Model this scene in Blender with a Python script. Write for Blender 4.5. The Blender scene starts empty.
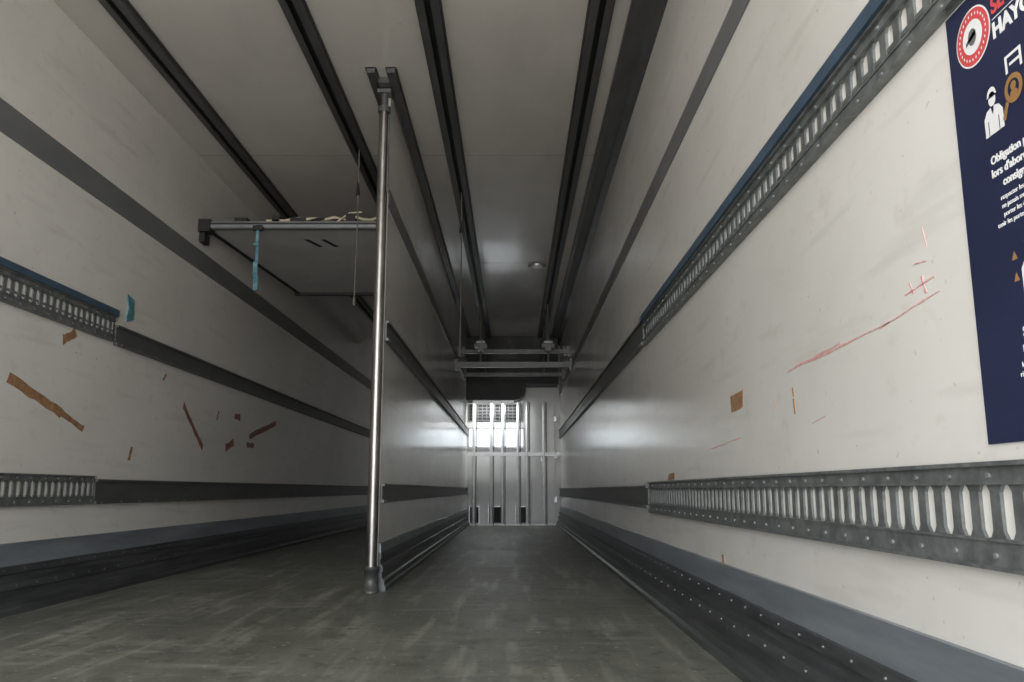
import bpy, math, random
from mathutils import Vector, Matrix
random.seed(7)
scene = bpy.context.scene
XR, XL, ZC, YF, YB = 0.64, -1.98, 2.54, 11.5, -0.9
PR, PL = -0.645, -0.685      # partition faces
YP = 4.03                    # partition start

# ------------------------------------------------------------ materials
def new_mat(name):
    m = bpy.data.materials.new(name); m.use_nodes = True
    nt = m.node_tree; b = nt.nodes['Principled BSDF']
    return m, nt, b

def noisy(name, c1, c2, scale=(1, 1, 1), nscale=4.0, rough=(0.4, 0.6), metal=0.0, detail=6, lo=0.35, hi=0.65,
          bump=0.0, spec=0.5, extra=None):
    m, nt, b = new_mat(name)
    g = nt.nodes.new('ShaderNodeNewGeometry')
    mp = nt.nodes.new('ShaderNodeMapping'); mp.inputs['Scale'].default_value = scale
    nt.links.new(g.outputs['Position'], mp.inputs['Vector'])
    n = nt.nodes.new('ShaderNodeTexNoise'); n.inputs['Scale'].default_value = nscale
    n.inputs['Detail'].default_value = detail; n.inputs['Roughness'].default_value = 0.6
    nt.links.new(mp.outputs[0], n.inputs['Vector'])
    r = nt.nodes.new('ShaderNodeValToRGB')
    r.color_ramp.elements[0].position = lo; r.color_ramp.elements[0].color = (*c1, 1)
    r.color_ramp.elements[1].position = hi; r.color_ramp.elements[1].color = (*c2, 1)
    nt.links.new(n.outputs['Fac'], r.inputs['Fac'])
    col = r.outputs['Color']
    if extra:
        for (esc, ens, ecol, elo, ehi, amt) in extra:
            mp2 = nt.nodes.new('ShaderNodeMapping'); mp2.inputs['Scale'].default_value = esc
            mp2.inputs['Location'].default_value = (ens*0.37, ens*0.11, ens*0.23)
            nt.links.new(g.outputs['Position'], mp2.inputs['Vector'])
            n2 = nt.nodes.new('ShaderNodeTexNoise'); n2.inputs['Scale'].default_value = ens
            n2.inputs['Detail'].default_value = 8
            nt.links.new(mp2.outputs[0], n2.inputs['Vector'])
            mr = nt.nodes.new('ShaderNodeMapRange'); mr.inputs['From Min'].default_value = elo
            mr.inputs['From Max'].default_value = ehi; mr.inputs['To Max'].default_value = amt
            nt.links.new(n2.outputs['Fac'], mr.inputs['Value'])
            mx = nt.nodes.new('ShaderNodeMixRGB'); mx.inputs['Color2'].default_value = (*ecol, 1)
            nt.links.new(mr.outputs[0], mx.inputs['Fac']); nt.links.new(col, mx.inputs['Color1'])
            col = mx.outputs['Color']
    nt.links.new(col, b.inputs['Base Color'])
    mr = nt.nodes.new('ShaderNodeMapRange')
    mr.inputs['To Min'].default_value = rough[0]; mr.inputs['To Max'].default_value = rough[1]
    nt.links.new(n.outputs['Fac'], mr.inputs['Value']); nt.links.new(mr.outputs[0], b.inputs['Roughness'])
    b.inputs['Metallic'].default_value = metal
    b.inputs['Specular IOR Level'].default_value = spec
    if bump:
        bp = nt.nodes.new('ShaderNodeBump'); bp.inputs['Strength'].default_value = bump
        bp.inputs['Distance'].default_value = 0.01
        nt.links.new(n.outputs['Fac'], bp.inputs['Height']); nt.links.new(bp.outputs[0], b.inputs['Normal'])
    return m

def emis(name, col, s):
    m, nt, b = new_mat(name)
    b.inputs['Base Color'].default_value = (*col, 1)
    b.inputs['Emission Color'].default_value = (*col, 1); b.inputs['Emission Strength'].default_value = s
    return m

M_wall = noisy('wall_grp', (0.66, 0.64, 0.60), (0.735, 0.715, 0.675), (1, 0.6, 1), 1.6, (0.12, 0.22),
               extra=[((1, 0.5, 5), 4, (0.42, 0.40, 0.36), 0.57, 0.82, 0.38),
                      ((1, 1.4, 2.2), 9, (0.50, 0.45, 0.41), 0.60, 0.76, 0.28),
                      ((1, 1, 1), 45, (0.34, 0.30, 0.26), 0.68, 0.75, 0.65)])
M_ceil = noisy('ceiling_grp', (0.50, 0.48, 0.445), (0.58, 0.56, 0.52), (1, 0.5, 1), 1.2, (0.12, 0.2),
               extra=[((1.5, 0.5, 1), 3, (0.38, 0.36, 0.33), 0.5, 0.8, 0.4),
                      ((1, 1, 1), 30, (0.2, 0.19, 0.17), 0.70, 0.78, 0.5)])
M_floor = noisy('floor_resin', (0.115, 0.118, 0.098), (0.185, 0.187, 0.157), (1, 0.45, 1), 3.0, (0.32, 0.55), bump=0.15,
                extra=[((7, 0.7, 1), 2.0, (0.36, 0.36, 0.31), 0.52, 0.74, 0.8),
                       ((1, 5, 1), 2.6, (0.30, 0.30, 0.27), 0.56, 0.76, 0.7),
                       ((2, 2, 1), 3, (0.06, 0.06, 0.05), 0.54, 0.74, 0.7),
                       ((1, 1, 1), 26, (0.05, 0.05, 0.045), 0.56, 0.70, 0.6),
                       ((1, 1, 1), 48, (0.45, 0.45, 0.41), 0.64, 0.72, 0.8)])
M_galv = noisy('galvanised_steel', (0.12, 0.13, 0.13), (0.22, 0.235, 0.23), (1, 1, 1), 28, (0.35, 0.5), 0.4, bump=0.1)
M_dark = noisy('dark_rail_steel', (0.085, 0.088, 0.086), (0.13, 0.134, 0.13), (1, 0.3, 1), 12, (0.35, 0.5), 0.35)
M_crail = noisy('ceiling_rail_steel', (0.060, 0.061, 0.061), (0.09, 0.092, 0.092), (1, 0.3, 1), 12, (0.35, 0.5), 0.3)
M_stripe = noisy('grey_trim', (0.14, 0.145, 0.147), (0.175, 0.18, 0.182), (1, 0.4, 1), 6, (0.35, 0.5), 0.1)
M_black = noisy('black_void', (0.008, 0.008, 0.009), (0.015, 0.015, 0.016), (1, 1, 1), 10, (0.5, 0.7))
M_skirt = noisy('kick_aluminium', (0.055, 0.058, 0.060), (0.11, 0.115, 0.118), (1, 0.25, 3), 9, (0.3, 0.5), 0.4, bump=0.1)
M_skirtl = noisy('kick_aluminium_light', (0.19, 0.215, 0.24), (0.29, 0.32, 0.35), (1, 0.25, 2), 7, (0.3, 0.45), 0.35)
M_blue = noisy('blue_trim', (0.04, 0.070, 0.105), (0.06, 0.095, 0.14), (1, 1, 1), 8, (0.35, 0.5))
M_chrome = noisy('polished_steel', (0.26, 0.248, 0.232), (0.38, 0.365, 0.345), (1, 1, 0.3), 20, (0.26, 0.40), 1.0)
M_alu = noisy('aluminium', (0.42, 0.43, 0.44), (0.56, 0.57, 0.58), (1, 1, 1), 15, (0.3, 0.45), 0.7)
M_bar = noisy('guard_bar_paint', (0.66, 0.67, 0.67), (0.76, 0.77, 0.77), (1, 1, 1), 15, (0.25, 0.4), 0.1)
M_rivet = noisy('rivet_steel', (0.24, 0.25, 0.25), (0.34, 0.35, 0.35), (1, 1, 1), 15, (0.4, 0.5), 0.5)
M_tape = noisy('brown_tape', (0.24, 0.125, 0.06), (0.40, 0.23, 0.12), (1, 1, 1), 30, (0.35, 0.5))
M_red = noisy('red_tape', (0.20, 0.09, 0.06), (0.29, 0.14, 0.09), (1, 1, 1), 30, (0.4, 0.5))
M_cyan = noisy('cyan_strap', (0.015, 0.13, 0.18), (0.18, 0.31, 0.35), (1, 1, 1), 22, (0.4, 0.6))
M_pink = noisy('red_scuff', (0.60, 0.25, 0.25), (0.70, 0.48, 0.45), (1, 3, 1), 30, (0.4, 0.5))
M_board = noisy('deck_board', (0.42, 0.42, 0.41), (0.50, 0.50, 0.49), (1, 1, 1), 5, (0.4, 0.6))
M_navy = noisy('poster_navy', (0.014, 0.018, 0.050), (0.018, 0.023, 0.062), (1, 1, 1), 6, (0.3, 0.4))
M_white = noisy('poster_white', (0.74, 0.74, 0.74), (0.8, 0.8, 0.8), (1, 1, 1), 6, (0.35, 0.4))
M_pred = noisy('poster_red', (0.55, 0.06, 0.07), (0.62, 0.075, 0.08), (1, 1, 1), 6, (0.35, 0.4))
M_orng = noisy('poster_orange', (0.30, 0.16, 0.06), (0.36, 0.20, 0.08), (1, 1, 1), 6, (0.35, 0.4))
M_far = noisy('bulkhead_panel', (0.74, 0.74, 0.72), (0.80, 0.80, 0.78), (1, 1, 1), 3, (0.25, 0.4))
M_evap = noisy('evaporator_plastic', (0.018, 0.019, 0.020), (0.028, 0.030, 0.032), (1, 1, 1), 5, (0.4, 0.6))
M_cord = noisy('cord', (0.10, 0.09, 0.08), (0.16, 0.15, 0.13), (1, 1, 1), 30, (0.6, 0.8))
M_strapw = noisy('webbing_cream', (0.45, 0.40, 0.28), (0.58, 0.52, 0.38), (1, 1, 1), 30, (0.6, 0.8))
M_glow = emis('added_glow', (0.80, 0.86, 0.90), 1.4)  # emission added for the bright band on the bulkhead
M_lens = noisy('lamp_lens', (0.62, 0.62, 0.60), (0.7, 0.7, 0.68), (1, 1, 1), 6, (0.15, 0.25))

# ------------------------------------------------------------ mesh builder
import bmesh
class MB:
    def __init__(s): s.v = []; s.f = []; s.m = []; s.sm = []
    def add(s, vs, fs, mi=0, smooth=False):
        o = len(s.v); s.v += [tuple(v) for v in vs]
        for f in fs: s.f.append(tuple(o + i for i in f)); s.m.append(mi); s.sm.append(smooth)
    def box(s, x0, x1, y0, y1, z0, z1, mi=0):
        x0, x1 = sorted((x0, x1)); y0, y1 = sorted((y0, y1)); z0, z1 = sorted((z0, z1))
        s.add([(x0,y0,z0),(x1,y0,z0),(x1,y1,z0),(x0,y1,z0),(x0,y0,z1),(x1,y0,z1),(x1,y1,z1),(x0,y1,z1)],
              [(0,3,2,1),(4,5,6,7),(0,1,5,4),(1,2,6,5),(2,3,7,6),(3,0,4,7)], mi)
    def prism_y(s, prof, y0, y1, mi=0):
        n = len(prof)
        vs = [(x, y0, z) for x, z in prof] + [(x, y1, z) for x, z in prof]
        fs = [(i, (i+1) % n, n+(i+1) % n, n+i) for i in range(n)] + [tuple(range(n))[::-1], tuple(range(n, 2*n))]
        s.add(vs, fs, mi)
    def tube(s, pts, r, mi=0, seg=12, rs=None):
        pts = [Vector(p) for p in pts]; n = len(pts); vs = []
        for i, p in enumerate(pts):
            d = (pts[min(i+1, n-1)] - pts[max(i-1, 0)]).normalized()
            a = d.orthogonal().normalized() if i == 0 else (a - d*a.dot(d)).normalized()
            b = d.cross(a); rr = rs[i] if rs else r
            for k in range(seg):
                t = 2*math.pi*k/seg; vs.append(p + a*math.cos(t)*rr + b*math.sin(t)*rr)
        fs = []
        for i in range(n-1):
            for k in range(seg):
                fs.append((i*seg+k, i*seg+(k+1) % seg, (i+1)*seg+(k+1) % seg, (i+1)*seg+k))
        s.add(vs, fs, mi, True)
        s.add(vs[:seg], [tuple(range(seg))[::-1]], mi); s.add(vs[-seg:], [tuple(range(seg))], mi)
    def build(s, name, mats, parent=None, bevel=0):
        me = bpy.data.meshes.new(name); me.from_pydata(s.v, [], s.f)
        for m in mats: me.materials.append(m)
        for i, p in enumerate(me.polygons): p.material_index = s.m[i]; p.use_smooth = s.sm[i]
        me.update()
        bm = bmesh.new(); bm.from_mesh(me); bmesh.ops.recalc_face_normals(bm, faces=bm.faces); bm.to_mesh(me); bm.free()
        o = bpy.data.objects.new(name, me); scene.collection.objects.link(o)
        if parent: o.parent = parent
        if bevel:
            bv = o.modifiers.new('bevel', 'BEVEL'); bv.width = bevel; bv.segments = 2; bv.limit_method = 'ANGLE'
        return o
def solid(name, mat, *b, bevel=0, parent=None):
    mb = MB(); mb.box(*b); return mb.build(name, [mat], parent, bevel)

# ------------------------------------------------------------ shell
T = 0.08
solid('floor', M_floor, XL-T, XR+T, YB, YF+T, -T, 0)
solid('ceiling', M_ceil, XL-T, XR+T, YB, YF+T, ZC, ZC+T)
solid('wall_right', M_wall, XR, XR+T, YB, YF+T, 0, ZC)
solid('wall_left', M_wall, XL-T, XL, YB, YF+T, 0, ZC)
solid('wall_front', M_far, XL, XR, YF, YF+T, 0, ZC)
solid('wall_partition', M_wall, PL, PR, YP, YF, 0, ZC-0.005)

# grey longitudinal stripes
solid('trim_1', M_stripe, XR-0.006, XR, YB, YF, 1.775, 1.865)
solid('trim_2', M_stripe, XL, XL+0.006, YB, YF, 1.83, 1.955)
solid('trim_3', M_stripe, PR, PR+0.006, YP, YF, 1.90, 1.99)
mb = MB()   # top right corner moulding
mb.prism_y([(XR, ZC), (0.505, ZC), (0.505, ZC-0.025), (0.53, ZC-0.032), (0.59, ZC-0.036), (0.60, ZC-0.05), (XR, ZC-0.07)], YB, YF)
mb.build('trim_4', [M_crail])
mb = MB()
for y in (1.6, 4.9, 7.4, 9.2):
    mb.box(XL, XR, y, y+0.003, ZC-0.001, ZC)
mb.build('trim_5', [M_stripe])

# ceiling rails
def ceiling_rail(xc, y0, y1, w=0.092):
    mb = MB(); h = 0.034; z0 = ZC-h
    mb.box(xc-w/2, xc+w/2, y0, y1, ZC-0.006, ZC, 1)
    mb.box(xc-w/2, xc-w/2+0.022, y0, y1, z0, ZC-0.006)
    mb.box(xc+w/2-0.022, xc+w/2, y0, y1, z0, ZC-0.006)
    mb.box(xc-w/2+0.022, xc-w/2+0.032, y0, y1, z0, z0+0.005)
    mb.box(xc+w/2-0.032, xc+w/2-0.022, y0, y1, z0, z0+0.005)
    mb.box(xc-w/2-0.012, xc-w/2, y0, y1, ZC-0.006, ZC)
    mb.box(xc+w/2, xc+w/2+0.012, y0, y1, ZC-0.006, ZC)
    return mb.build('ceiling_rail', [M_crail, M_black])
for xc in (-1.713, -0.953, -0.369, 0.378):
    ceiling_rail(xc, YB, YF)
mb = MB()   # partition carrying track
for xc in (-0.712, -0.612):
    mb.box(xc-0.020, xc+0.020, 3.80, YF, ZC-0.03, ZC)
    mb.box(xc-0.028, xc+0.028, 3.80, YF, ZC-0.006, ZC)
mb.box(-0.70, -0.63, 3.90, YP+0.02, ZC-0.03, ZC, 0)
mb.build('partition_track', [M_crail, M_black])

# ------------------------------------------------------------ load-securing rails
def rail(xw, s, z0, z1, y0, y1, perf, blue=False, pitch=0.05, two=False):
    mb = MB()
    X = lambda d: xw + s*d
    fl = 0.24*(z1-z0)
    if perf:
        zt, zb = z1-fl*0.9, z0+fl*1.2
        mb.box(X(0), X(0.010), y0, y1, zt, z1)
        mb.box(X(0.010), X(0.018), y0, y1, z1-0.006, z1)
        mb.box(X(0.010), X(0.013), y0, y1, zt, zt+0.004)
        mb.box(X(0), X(0.010), y0, y1, z0, zb)
        mb.box(X(0.010), X(0.018), y0, y1, z0, z0+0.005)
        mb.box(X(0.010), X(0.013), y0, y1, zb-0.004, zb)
        n = int((y1-y0)/pitch); web = pitch*0.46
        for i in range(n+1):
            y = y0+i*pitch
            mb.box(X(0.0), X(0.005), y, min(y+web, y1), zb, zt)
            # chamfered slot corners
            c = pitch*0.13; h = (zt-zb)*0.14; ya, yb2 = y+web, y+pitch
            if yb2 < y1:
                for (yy, sg) in ((ya, 1), (yb2, -1)):
                    for (zz, sz) in ((zb, 1), (zt, -1)):
                        p = [(yy, zz), (yy+sg*c, zz), (yy, zz+sz*h)]
                        mb.add([(X(0), a, b) for a, b in p]+[(X(0.005), a, b) for a, b in p],
                               [(0,1,2), (3,4,5), (0,1,4,3), (1,2,5,4), (2,0,3,5)])
            if two:
                mb.box(X(0.0), X(0.004), y+web, min(y+pitch, y1), zb+(zt-zb)*0.22, zb+(zt-zb)*0.36)
            if i % 2 == 0:
                for zz in (zt+0.4*(z1-zt), z0+0.45*(zb-z0)):
                    mb.tube([(X(0.010), y+0.012, zz), (X(0.013), y+0.012, zz)], 0.0040, 1, 8)
        if blue:
            mb.box(X(0), X(0.026), y0, y1, z1, z1+0.030, 2)
    else:
        mb.box(X(0), X(0.012), y0, y1, z0, z1)
        mb.box(X(0.012), X(0.022), y0, y1, z1-0.012, z1)
        mb.box(X(0.012), X(0.022), y0, y1, z0, z0+0.014)
        y = y0+0.05
        while y < y1:
            mb.tube([(X(0.022), y, z0+0.007), (X(0.025), y, z0+0.007)], 0.004, 1, 6)
            y += 0.2
    return mb.build('load_securing_rail', [M_galv if perf else M_dark, M_rivet, M_blue])
rail(XR, -1, 1.155, 1.272, YB, 3.95, True, True, 0.05, True)
rail(XR, -1, 1.165, 1.285, 3.96, YF, False)
rail(XR, -1, 0.367, 0.507, YB, 3.93, True)
rail(XR, -1, 0.385, 0.49, 3.94, YF, False)
rail(XL, 1, 1.185, 1.315, YB, 4.0, True, True, 0.05, True)
rail(XL, 1, 1.175, 1.275, 4.01, YF, False)
rail(XL, 1, 0.405, 0.535, YB, 3.93, True)
rail(XL, 1, 0.405, 0.52, 3.94, YF, False)
rail(PR, 1, 1.20, 1.30, YP, YF-0.04, False)
rail(PR, 1, 0.41, 0.50, YP, YF-0.04, False)

# ------------------------------------------------------------ kick plates
def skirt(name, xw, s, y0, y1, top=0.25, dep=0.07):
    mb = MB(); X = lambda d: xw+s*d
    mb.prism_y([(X(0), top), (X(0.012), top), (X(0.014), 0.178), (X(0), 0.178)], y0, y1, 1)
    k = dep/0.07
    prof = [(X(0), 0.178), (X(0.026*k), 0.178), (X(0.028*k), 0.150), (X(0.020*k), 0.147), (X(0.022*k), 0.122),
            (X(0.040*k), 0.118), (X(0.042*k), 0.090), (X(0.034*k), 0.086), (X(0.038*k), 0.056), (X(0.056*k), 0.050),
            (X(0.058*k), 0.028), (X(dep), 0.018), (X(dep), 0.0), (X(0), 0.0)]
    mb.prism_y(prof, y0, y1, 0)
    y = y0+0.03
    while y < y1:
        mb.tube([(X(0.04*k), y, 0.104), (X(0.044*k), y, 0.104)], 0.0035, 2, 6)
        mb.tube([(X(0.026*k), y+0.07, 0.164), (X(0.030*k), y+0.07, 0.164)], 0.003, 2, 6)
        y += 0.14 if y < 6 else 0.4
    return mb.build(name, [M_skirt, M_skirtl, M_rivet])
skirt('baseboard_right', XR, -1, YB, YF)
skirt('baseboard_left', XL, 1, YB, YF, 0.265)
skirt('baseboard_partition', PR, 1, YP, YF, 0.22, 0.04)

# ------------------------------------------------------------ partition pole
mb = MB()
px, py = -0.668, 3.985
mb.tube([(px, py, 0.11), (px, py, 2.40)], 0.026, 0, 24)
mb.tube([(px, py, 0), (px, py, 0.012), (px, py, 0.012), (px, py, 0.10), (px, py, 0.10), (px, py, 0.118)], 0.03, 1, 24,
        rs=[0.036, 0.036, 0.031, 0.031, 0.034, 0.034])
mb.tube([(px, py, 2.40), (px, py, ZC-0.036)], 0.018, 1, 16)
mb.tube([(px, py, 2.385), (px, py, 2.415)], 0.032, 1, 20)
mb.box(px-0.035, px+0.035, py-0.03, py+0.03, ZC-0.055, ZC-0.035, 1)
mb.tube([(px+0.028, py-0.02, 1.95), (px+0.028, py-0.02, 2.36)], 0.005, 1, 8)
mb.build('partition_post', [M_chrome, M_dark])

# ------------------------------------------------------------ raised loading deck
deck = MB()
yf_, yb_, zf, zb = 5.02, 6.62, 2.095, 2.07
xa, xb = XL+0.045, -0.74
vs = [(xa, yf_, zf), (xb, yf_, zf), (xb, yb_, zb), (xa+0.16, yb_, zb)]
deck.add(vs+[(a, b, c+0.02) for a, b, c in vs], [(0,1,2,3),(4,5,6,7),(0,1,5,4),(1,2,6,5),(2,3,7,6),(3,0,4,7)], 0)
deck.box(xa-0.03, xb, yf_-0.045, yf_, zf-0.008, zf+0.038, 3)
deck.box(xa-0.03, xb, yf_-0.050, yf_-0.045, zf+0.000, zf+0.010, 1)
deck.box(xa-0.03, xb, yf_-0.052, yf_-0.045, zf+0.020, zf+0.026, 2)
deck.box(xa-0.045, xa+0.03, yf_-0.06, yf_+0.03, zf-0.03, zf+0.05, 2)
deck.box(xa-0.045, xa-0.01, yf_-0.03, yf_+0.06, zf-0.09, zf-0.03, 2)
deck.box(xa+0.13, xb, yb_, yb_+0.04, zb-0.02, zb+0.035, 2)
deck.tube([(xa, yf_, zf-0.004), (xa+0.16, yb_, zb-0.004)], 0.012, 2, 8)
for xx in (-1.33, -1.22):
    deck.add([(xx-0.05, yf_+0.20, zf-0.006), (xx-0.02, yf_+0.20, zf-0.006), (xx+0.04, yf_+0.36, zf-0.009), (xx+0.01, yf_+0.36, zf-0.009)], [(0,1,2,3)], 2)
deck.box(-1.62, -1.58, yf_-0.06, yf_-0.05, zf-0.03, zf+0.01, 2)
deck.build('loading_deck', [M_board, M_skirtl, M_black, M_stripe])

mb = MB(); zt = zf+0.041    # straps left on the deck
for (x, L, r) in ((-1.72, 0.08, 0.012), (-1.50, 0.05, 0.018), (-1.36, 0.10, 0.012)):
    mb.box(x-L/2, x+L/2, yf_+0.0-0.04, yf_+0.02, zt-0.003, zt+r*2, 0)
pts = [(-1.45+0.045*i, yf_-0.01+0.02*math.sin(i*1.7), zt+0.012+0.018*abs(math.sin(i*1.1))) for i in range(14)]
mb.tube(pts, 0.010, 1, 8)
pts = [(-1.20+0.17*math.cos(t*0.55), yf_+0.02+0.04*math.sin(t*0.55), zt+0.006+0.02*math.sin(t*0.9)**2) for t in range(12)]
mb.tube(pts, 0.008, 0, 8)
mb.box(-1.56, -1.40, yf_-0.04, yf_+0.02, zt-0.003, zt+0.010, 1)
mb.box(-1.06, -1.00, yf_-0.04, yf_+0.02, zt-0.003, zt+0.05, 0)
mb.tube([(-1.12, yf_-0.02, zt), (-1.04, yf_-0.02, zt+0.06), (-0.96, yf_-0.02, zt+0.065)], 0.006, 1, 8)
mb.build('ratchet_strap', [M_black, M_strapw])

mb = MB()                   # hanging blue strap
x0 = -1.60
pts = [(0, 0.0), (0.003, -0.12), (-0.004, -0.22), (0.002, -0.31), (-0.006, -0.40)]
for i in range(4):
    a, b = pts[i], pts[i+1]; w = 0.009 if i < 2 else 0.014
    mb.box(x0+a[0]-w, x0+a[0]+w, yf_-0.072+0.002*i, yf_-0.069+0.002*i, zf-0.01+a[1], zf-0.01+b[1]-0.002)
mb.box(x0-0.03, x0+0.03, yf_-0.08, yf_-0.052, zf-0.03, zf+0.0, 1)
mb.tube([(x0-0.02, yf_-0.075, zf-0.12), (x0+0.02, yf_-0.075, zf-0.13)], 0.008, 0, 8)
mb.build('hanging_strap', [M_cyan, M_black])

for (x, y, zb_) in ((-0.953, 4.80, 1.60), (-0.369, 5.55, 1.43)):
    mb = MB()
    mb.tube([(x, y, ZC-0.006), (x+0.004, y, (ZC+zb_)/2), (x, y, zb_)], 0.0045, 0, 8)
    mb.tube([(x, y, 2.33), (x, y, 2.24)], 0.012, 1, 8, rs=[0.004, 0.013])
    mb.tube([(x, y, zb_), (x, y, zb_-0.05)], 0.008, 0, 8)
    mb.build('pull_cord', [M_cord, M_black])

mb = MB()                   # ceiling lamp
mb.tube([(0.216, 7.5, ZC), (0.216, 7.5, ZC-0.02)], 0.10, 1, 32, rs=[0.085, 0.078])
mb.tube([(0.216, 7.5, ZC-0.018), (0.216, 7.5, ZC-0.03), (0.216, 7.5, ZC-0.036)], 0.08, 0, 32, rs=[0.065, 0.055, 0.03])
mb.build('ceiling_lamp', [M_lens, M_alu])

# cross beams stacked under the ceiling
def cross_beam(yb0, z, hw=0.03, lock=True):
    mb = MB()
    mb.box(PR+0.02, XR-0.02, yb0, yb0+0.05, z-hw, z+hw)
    mb.box(PR+0.02, XR-0.02, yb0-0.006, yb0, z-0.008, z+0.008, 0)
    for x in (-0.369, 0.378):
        mb.tube([(x, yb0+0.02, z+hw), (x, yb0+0.02, ZC-0.03)], 0.014, 0, 8)
        if lock:
            mb.box(x-0.07, x+0.07, yb0-0.02, yb0+0.06, 2.02, 2.06)
            mb.box(x-0.03, x+0.03, yb0-0.03, yb0+0.07, 1.98, 2.10)
            mb.tube([(x-0.05, yb0-0.03, 2.075), (x+0.05, yb0-0.03, 2.075)], 0.012, 1, 8)
    for x in (PR+0.0, XR-0.03):
        mb.box(x, x+0.03, yb0-0.02, yb0+0.07, z-0.06, z+0.06)
    mb.build('cross_beam', [M_dark, M_alu])
cross_beam(9.0, 1.83)
cross_beam(9.5, 2.06, 0.022, False)
cross_beam(10.2, 2.18, 0.022, False)
cross_beam(10.5, 1.93, 0.022, False)

# ------------------------------------------------------------ front bulkhead
Y = YF
mb = MB()   # evaporator
prof = [(PR+0.002, ZC), (PR+0.002, 1.665)]
for i in range(0, 9):
    a = math.pi/2*i/8; prof.append((0.0+0.16*math.sin(a), 1.665+0.16*(1-math.cos(a))))
prof += [(0.16, 1.88), (0.60, 1.88), (0.60, ZC)]
mb.prism_y(prof, 11.1, Y)
mb.build('evaporator_unit', [M_evap, M_dark], bevel=0.004)

mb = MB()   # return-air grille
gx0, gx1, gz0, gz1 = -0.62, 0.10, 1.42, 1.64
mb.box(gx0, gx1, Y-0.01, Y, gz0, gz1, 1)
for i in range(13):
    x = gx0+i*(gx1-gx0)/12; mb.box(x-0.006, x+0.006, Y-0.03, Y-0.01, gz0, gz1)
for i in range(6):
    z = gz0+i*(gz1-gz0)/5; mb.box(gx0, gx1, Y-0.032, Y-0.01, z-0.006, z+0.006)
mb.build('air_grille', [M_dark, M_black])

mb = MB()   # framed glowing strip, added as the bright band and to light the far end
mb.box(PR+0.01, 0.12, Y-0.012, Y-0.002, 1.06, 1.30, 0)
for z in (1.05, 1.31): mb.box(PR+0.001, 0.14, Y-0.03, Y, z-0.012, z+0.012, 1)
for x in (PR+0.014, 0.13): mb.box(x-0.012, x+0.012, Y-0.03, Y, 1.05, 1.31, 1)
mb.build('added_glow_strip_1', [M_glow, M_alu])

mb = MB()
mb.box(PR+0.005, XR-0.005, Y-0.16, Y-0.12, 0.925, 0.975, 0)
for x in (-0.55, -0.31, -0.155, 0.056, 0.18, 0.41):
    mb.tube([(x, Y-0.14, 0.0), (x, Y-0.14, 1.66)], 0.022, 0, 12)
    mb.box(x+0.026, x+0.040, Y-0.15, Y-0.13, 0.0, 1.66, 1)
    mb.box(x-0.03, x+0.03, Y-0.17, Y-0.11, 0.0, 0.02, 0)
mb.box(PR+0.045, XR-0.075, Y-0.11, Y-0.02, 0.0, 0.022, 0)
mb.build('bulkhead_guard_frame', [M_bar, M_dark])

mb = MB()
for a, b in ((-0.60, -0.48), (-0.34, -0.17), (0.03, 0.2)):
    mb.box(a, b, Y-0.02, Y-0.001, 0.03, 0.24, 0)
    mb.box(a-0.012, a, Y-0.03, Y, 0.025, 0.25, 1); mb.box(b, b+0.012, Y-0.03, Y, 0.025, 0.25, 1)
    mb.box(a, b, Y-0.03, Y, 0.24, 0.252, 1)
mb.build('air_duct_opening', [M_black, M_alu])
mb = MB()
mb.box(0.24, 0.56, Y-0.015, Y-0.001, 0.05, 1.62, 0)
mb.box(0.36, 0.40, Y-0.03, Y-0.015, 0.85, 1.0, 1)
for z in (0.3, 0.9, 1.4): mb.box(0.55, 0.59, Y-0.03, Y-0.001, z, z+0.08, 1)
mb.build('door_1', [M_far, M_alu], bevel=0.003)

# ------------------------------------------------------------ tape and scuffs on walls
def tape(name, xw, s, a, b, w, mat, jag=0.25, off=0.0015):
    a = Vector((a[0], a[1])); b = Vector((b[0], b[1])); d = (b-a); L = d.length; d.normalize(); n = Vector((-d.y, d.x))
    N = 9; top = []; bot = []
    for i in range(N):
        t = i/(N-1); j1 = 1-random.random()*jag; j2 = 1-random.random()*jag
        e = random.uniform(-0.15, 0.15)*w
        top.append(a+d*(L*t+e)+n*w/2*j1); bot.append(a+d*(L*t-e)-n*w/2*j2)
    vs = [(xw+s*off, p.x, p.y) for p in top]+[(xw+s*off, p.x, p.y) for p in bot]
    vs2 = [(xw, v[1], v[2]) for v in vs]
    mb = MB(); k = 2*N
    fs = [(i, i+1, N+i+1, N+i) for i in range(N-1)]
    ring = list(range(N))+list(range(2*N-1, N-1, -1))
    fs += [(ring[i], ring[(i+1) % k], k+ring[(i+1) % k], k+ring[i]) for i in range(k)]
    mb.add(vs+vs2, fs)
    return mb.build(name, [mat])
def tl(a, b, w, m=M_tape, j=0.45, off=0.0015): tape('tape_strip', XL, 1, a, b, w, m, j, off)
tl((3.20, 0.905), (3.60, 0.80), 0.05); tl((3.53, 0.825), (3.80, 0.745), 0.038, M_tape, 0.6, 0.0025)
tl((4.93, 0.97), (5.28, 0.732), 0.045, M_red); tl((5.70, 0.755), (5.86, 0.80), 0.06, M_red)
tl((5.85, 0.985), (5.97, 0.985), 0.05, M_red); tl((6.20, 0.86), (6.88, 1.02), 0.055, M_red)
tl((6.15, 0.80), (6.32, 0.80), 0.05, M_red); tl((4.28, 0.62), (4.30, 0.69), 0.03)
tl((3.56, 1.12), (3.66, 1.17), 0.05)
tl((4.62, 1.08), (4.66, 1.12), 0.02); tl((5.5, 0.93), (5.53, 0.99), 0.02, M_red)
tape('blue_tape_strip', XL, 1, (4.14, 1.45), (4.17, 1.33), 0.10, M_cyan, 0.6, 0.006)
tape('tape_strip', XR, -1, (2.30, 0.722), (2.43, 0.716), 0.052, M_tape, 0.15)
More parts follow.
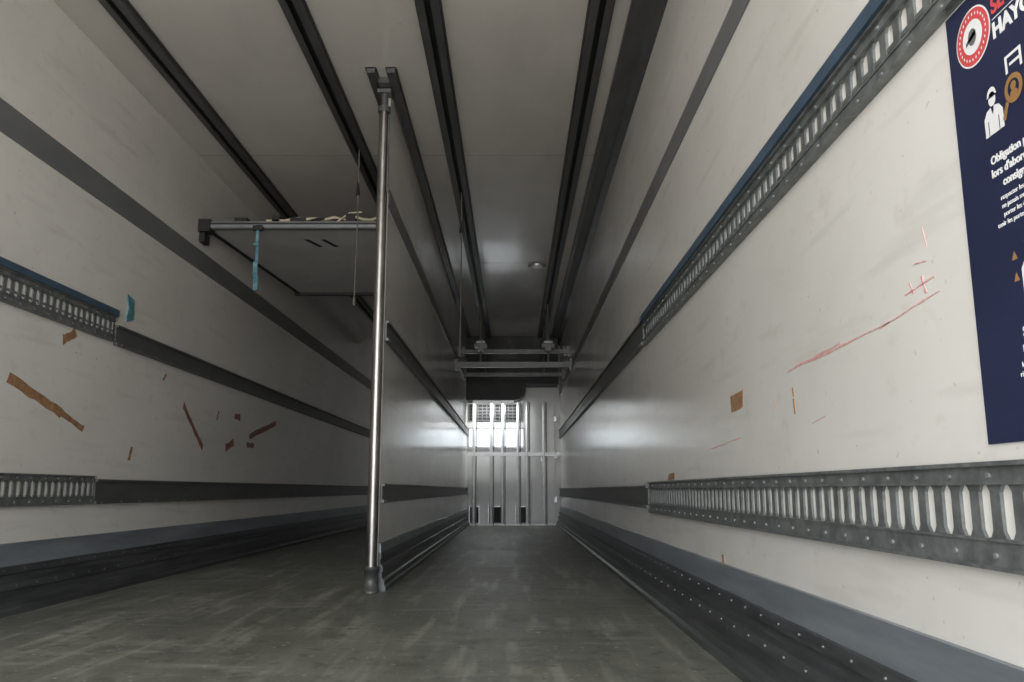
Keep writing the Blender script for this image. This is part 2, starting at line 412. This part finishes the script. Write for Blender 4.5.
tape('tape_strip', XR, -1, (3.33, 0.525), (3.47, 0.52), 0.03, M_tape, 0.3)
tape('tape_strip', XR, -1, (2.60, 0.245), (2.61, 0.275), 0.025, M_tape, 0.3)
tape('tape_strip', XR, -1, (1.88, 0.64), (1.885, 0.675), 0.010, M_tape, 0.5)
tape('tape_strip', XR, -1, (1.883, 0.68), (1.886, 0.70), 0.008, M_tape, 0.5)
for (a, b, w) in (((1.21, 0.765), (1.42, 0.748), 0.004), ((1.38, 0.752), (1.75, 0.742), 0.006), ((1.6, 0.752), (1.92, 0.742), 0.011),
                  ((1.25, 0.77), (1.26, 0.80), 0.009), ((1.29, 0.78), (1.30, 0.80), 0.006), ((1.24, 0.82), (1.28, 0.825), 0.003),
                  ((1.22, 0.79), (1.32, 0.783), 0.004), ((1.235, 0.84), (1.245, 0.875), 0.002),
                  ((1.7, 0.62), (1.78, 0.61), 0.003), ((2.9, 0.72), (3.1, 0.71), 0.006),
                  ((2.35, 0.615), (2.45, 0.612), 0.006), ((2.5, 0.61), (2.7, 0.60), 0.005), ((2.0, 0.66), (2.03, 0.69), 0.004)):
    tape('scuff_mark', XR, -1, a, b, w, M_pink, 0.95, 0.0008)

# ------------------------------------------------------------ safety poster
PX = XR-0.003
Yr0, Yr1, Zr0, Zr1 = 0.68, 1.118, 0.53, 1.150
poster = solid('safety_poster', M_navy, PX, XR, Yr0, Yr1, Zr0, Zr1)
def text(s, y, z, size, mat, align='CENTER', name='lettering', bold=0.0):
    c = bpy.data.curves.new(name, 'FONT'); c.body = s; c.size = size; c.align_x = align; c.align_y = 'CENTER'
    c.extrude = 0.0003; c.offset = bold
    o = bpy.data.objects.new(name+'_tmp', c); scene.collection.objects.link(o)
    dg = bpy.context.evaluated_depsgraph_get()
    me = bpy.data.meshes.new_from_object(o.evaluated_get(dg)); me.materials.clear(); me.materials.append(mat)
    me.transform(Matrix(((0, 0, -1, PX-0.0006), (-1, 0, 0, y), (0, 1, 0, z), (0, 0, 0, 1))))
    bpy.data.objects.remove(o)
    t = bpy.data.objects.new(name, me); scene.collection.objects.link(t); t.parent = poster
def shape(name, polys, mat, off=0.0006):
    mb = MB()
    for p in polys: mb.add([(PX-off, a, b) for a, b in p], [tuple(range(len(p)))])
    mb.build(name, [mat], poster)
def disc(y, z, r, n=32, ry=None):
    ry = ry or r
    return [(y+ry*math.cos(2*math.pi*i/n), z+r*math.sin(2*math.pi*i/n)) for i in range(n)]
def ring(y, z, r0, r1, n=32):
    out = []
    for i in range(n):
        a, b = 2*math.pi*i/n, 2*math.pi*(i+1)/n
        out.append([(y+r0*math.cos(a), z+r0*math.sin(a)), (y+r1*math.cos(a), z+r1*math.sin(a)),
                    (y+r1*math.cos(b), z+r1*math.sin(b)), (y+r0*math.cos(b), z+r0*math.sin(b))])
    return out
ly, lz = 1.054, 1.088
shape('logo_rim', [disc(ly, lz, 0.042)], M_white)
shape('logo_disc', [disc(ly, lz, 0.0395)], M_pred, 0.0010)
shape('logo_core', [disc(ly, lz, 0.024)], M_white, 0.0014)
shape('logo_marks', [[(ly+0.032*math.cos(t)-0.0013, lz+0.032*math.sin(t)-0.0020), (ly+0.032*math.cos(t)+0.0013, lz+0.032*math.sin(t)-0.0020),
                      (ly+0.032*math.cos(t)+0.0013, lz+0.032*math.sin(t)+0.0020), (ly+0.032*math.cos(t)-0.0013, lz+0.032*math.sin(t)+0.0020)]
                     for t in [2*math.pi*i/26 for i in range(26)]], M_white, 0.0014)
shape('logo_emblem', [disc(ly, lz, 0.012, ry=0.010), [(ly-0.008, lz+0.008), (ly+0.016, lz-0.002), (ly+0.016, lz-0.008), (ly-0.008, lz)]], M_stripe, 0.0018)
text('SECURITE', 1.008, 1.102, 0.030, M_pred, 'LEFT', bold=0.001)
text('HAYONS', 1.010, 1.068, 0.030, M_white, 'LEFT', bold=0.0012)
shape('rule', [[(1.008, 1.086), (0.75, 1.086), (0.75, 1.0848), (1.008, 1.0848)]], M_white)
def person(y, z, k):
    shape('figure', [disc(y, z+0.018*k, 0.011*k, 20, ry=0.009*k),
                     [(y-0.015*k, z+0.022*k), (y+0.015*k, z+0.022*k)]+[(y+0.011*k*math.cos(a), z+0.024*k+0.012*k*math.sin(a)) for a in [math.pi*i/10 for i in range(11)]],
                     [(y-0.023*k, z-0.034*k), (y+0.023*k, z-0.034*k), (y+0.023*k, z-0.006*k), (y+0.015*k, z+0.004*k), (y+0.004*k, z+0.007*k),
                      (y-0.004*k, z+0.007*k), (y-0.015*k, z+0.004*k), (y-0.023*k, z-0.006*k)]], M_white)
    shape('figure_lines', [[(y-0.0155*k, z+0.0205*k), (y+0.0155*k, z+0.0205*k), (y+0.0155*k, z+0.0222*k), (y-0.0155*k, z+0.0222*k)],
                           [(y+0.012*k, z-0.034*k), (y+0.0135*k, z-0.034*k), (y+0.0135*k, z-0.012*k), (y+0.012*k, z-0.012*k)],
                           [(y-0.012*k, z-0.034*k), (y-0.0135*k, z-0.034*k), (y-0.0135*k, z-0.012*k), (y-0.012*k, z-0.012*k)],
                           [(y-0.004*k, z+0.007*k), (y+0.004*k, z+0.007*k), (y, z-0.006*k)]], M_navy, 0.0012)
person(1.027, 0.966, 0.92)
shape('magnifier', ring(0.980, 0.975, 0.012, 0.019), M_orng)
shape('magnifier_handle', [[(0.992, 0.960), (0.998, 0.964), (1.008, 0.944), (1.002, 0.940)]], M_orng)
shape('magnifier_person', [disc(0.980, 0.978, 0.006), disc(0.980, 0.968, 0.005, ry=0.008)], M_orng)
shape('clipboard', [[(0.992, 0.998), (0.987, 0.998), (0.987, 1.022), (0.992, 1.022)], [(0.987, 1.018), (0.957, 1.018), (0.957, 1.022), (0.987, 1.022)],
                    [(0.983, 1.006), (0.962, 1.006), (0.962, 1.010), (0.983, 1.010)], [(0.962, 0.996), (0.957, 0.996), (0.957, 1.018), (0.962, 1.018)]], M_white)
person(0.930, 0.970, 0.92)
for i, s in enumerate(("Obligation pour les visiteurs", "lors d'abordage de suivre les", "consignes de sécurité")):
    text(s, 0.955, 0.900-i*0.0180, 0.0155, M_white, bold=0.0004)
for i, s in enumerate(("respecter les règles du site et les zones", "ne jamais monter sur le hayon pendant", "porter les équipements de protection",
                       "tenir les portes fermées lors de la mise à quai")):
    text(s, 0.955, 0.845-i*0.0115, 0.0095, M_white)
person(0.978, 0.750, 1.15)
shape('warning_sign', [[(1.010, 0.758), (1.022, 0.758), (1.016, 0.770)], [(1.010, 0.730), (1.022, 0.730), (1.016, 0.742)]], M_orng)
person(0.89, 0.750, 1.15)
for i, s in enumerate(("Se placer hors du", "milieu de la rampe")):
    text(s, 0.955, 0.664-i*0.0185, 0.0172, M_white, bold=0.0004)
for i, s in enumerate(("les pieds loin des bords du plateau", "risque de chute lors des manoeuvres", "de la plateforme élévatrice")):
    text(s, 0.955, 0.624-i*0.0115, 0.0100, M_white)

# ------------------------------------------------------------ light
w = bpy.data.worlds.new('World'); scene.world = w; w.use_nodes = True
nt = w.node_tree; bg = nt.nodes['Background']
tc = nt.nodes.new('ShaderNodeTexCoord'); sp = nt.nodes.new('ShaderNodeSeparateXYZ')
cr = nt.nodes.new('ShaderNodeValToRGB'); mr = nt.nodes.new('ShaderNodeMapRange')
mr.inputs['From Min'].default_value = -0.3; mr.inputs['From Max'].default_value = 0.3
nt.links.new(tc.outputs['Generated'], sp.inputs[0]); nt.links.new(sp.outputs['Z'], mr.inputs['Value'])
nt.links.new(mr.outputs[0], cr.inputs['Fac'])
cr.color_ramp.elements[0].position = 0.42; cr.color_ramp.elements[0].color = (0.88, 0.84, 0.79, 1)   # bright concrete yard
cr.color_ramp.elements[1].position = 0.55; cr.color_ramp.elements[1].color = (0.78, 0.81, 0.85, 1)  # sky
nt.links.new(cr.outputs['Color'], bg.inputs['Color']); bg.inputs['Strength'].default_value = 8.2
al = bpy.data.lights.new('door_portal', 'AREA'); al.shape = 'RECTANGLE'; al.size = XR-XL; al.size_y = ZC
al.cycles.is_portal = True
ao = bpy.data.objects.new('door_portal', al); scene.collection.objects.link(ao)
ao.location = ((XR+XL)/2, YB-0.01, ZC/2); ao.rotation_euler = (math.radians(90), 0, 0)

# fill light and housing added under the evaporator to brighten the bulkhead
solid('added_fill_housing', M_alu, -0.55, 0.0, 11.15, 11.22, 1.625, 1.664)
la = bpy.data.lights.new('added_fill_light', 'AREA'); la.shape = 'RECTANGLE'; la.size = 0.52; la.size_y = 0.06; la.energy = 7.5
la.color = (0.95, 0.98, 1.0)
lo = bpy.data.objects.new('added_fill_light', la); scene.collection.objects.link(lo); lo.location = (-0.27, 11.185, 1.605)
lo.rotation_euler = (math.radians(25), 0, 0)

scene.view_settings.view_transform = 'Standard'
scene.view_settings.look = 'None'
scene.view_settings.exposure = 0

cam = bpy.data.cameras.new('camera'); cam.sensor_width = 36; cam.lens = 826/1024*36; cam.clip_start = 0.02
co = bpy.data.objects.new('camera', cam); scene.collection.objects.link(co)
co.location = (0, 0, 0.47)
co.rotation_euler = (math.radians(90+10.22), 0, math.radians(0.14))
scene.camera = co
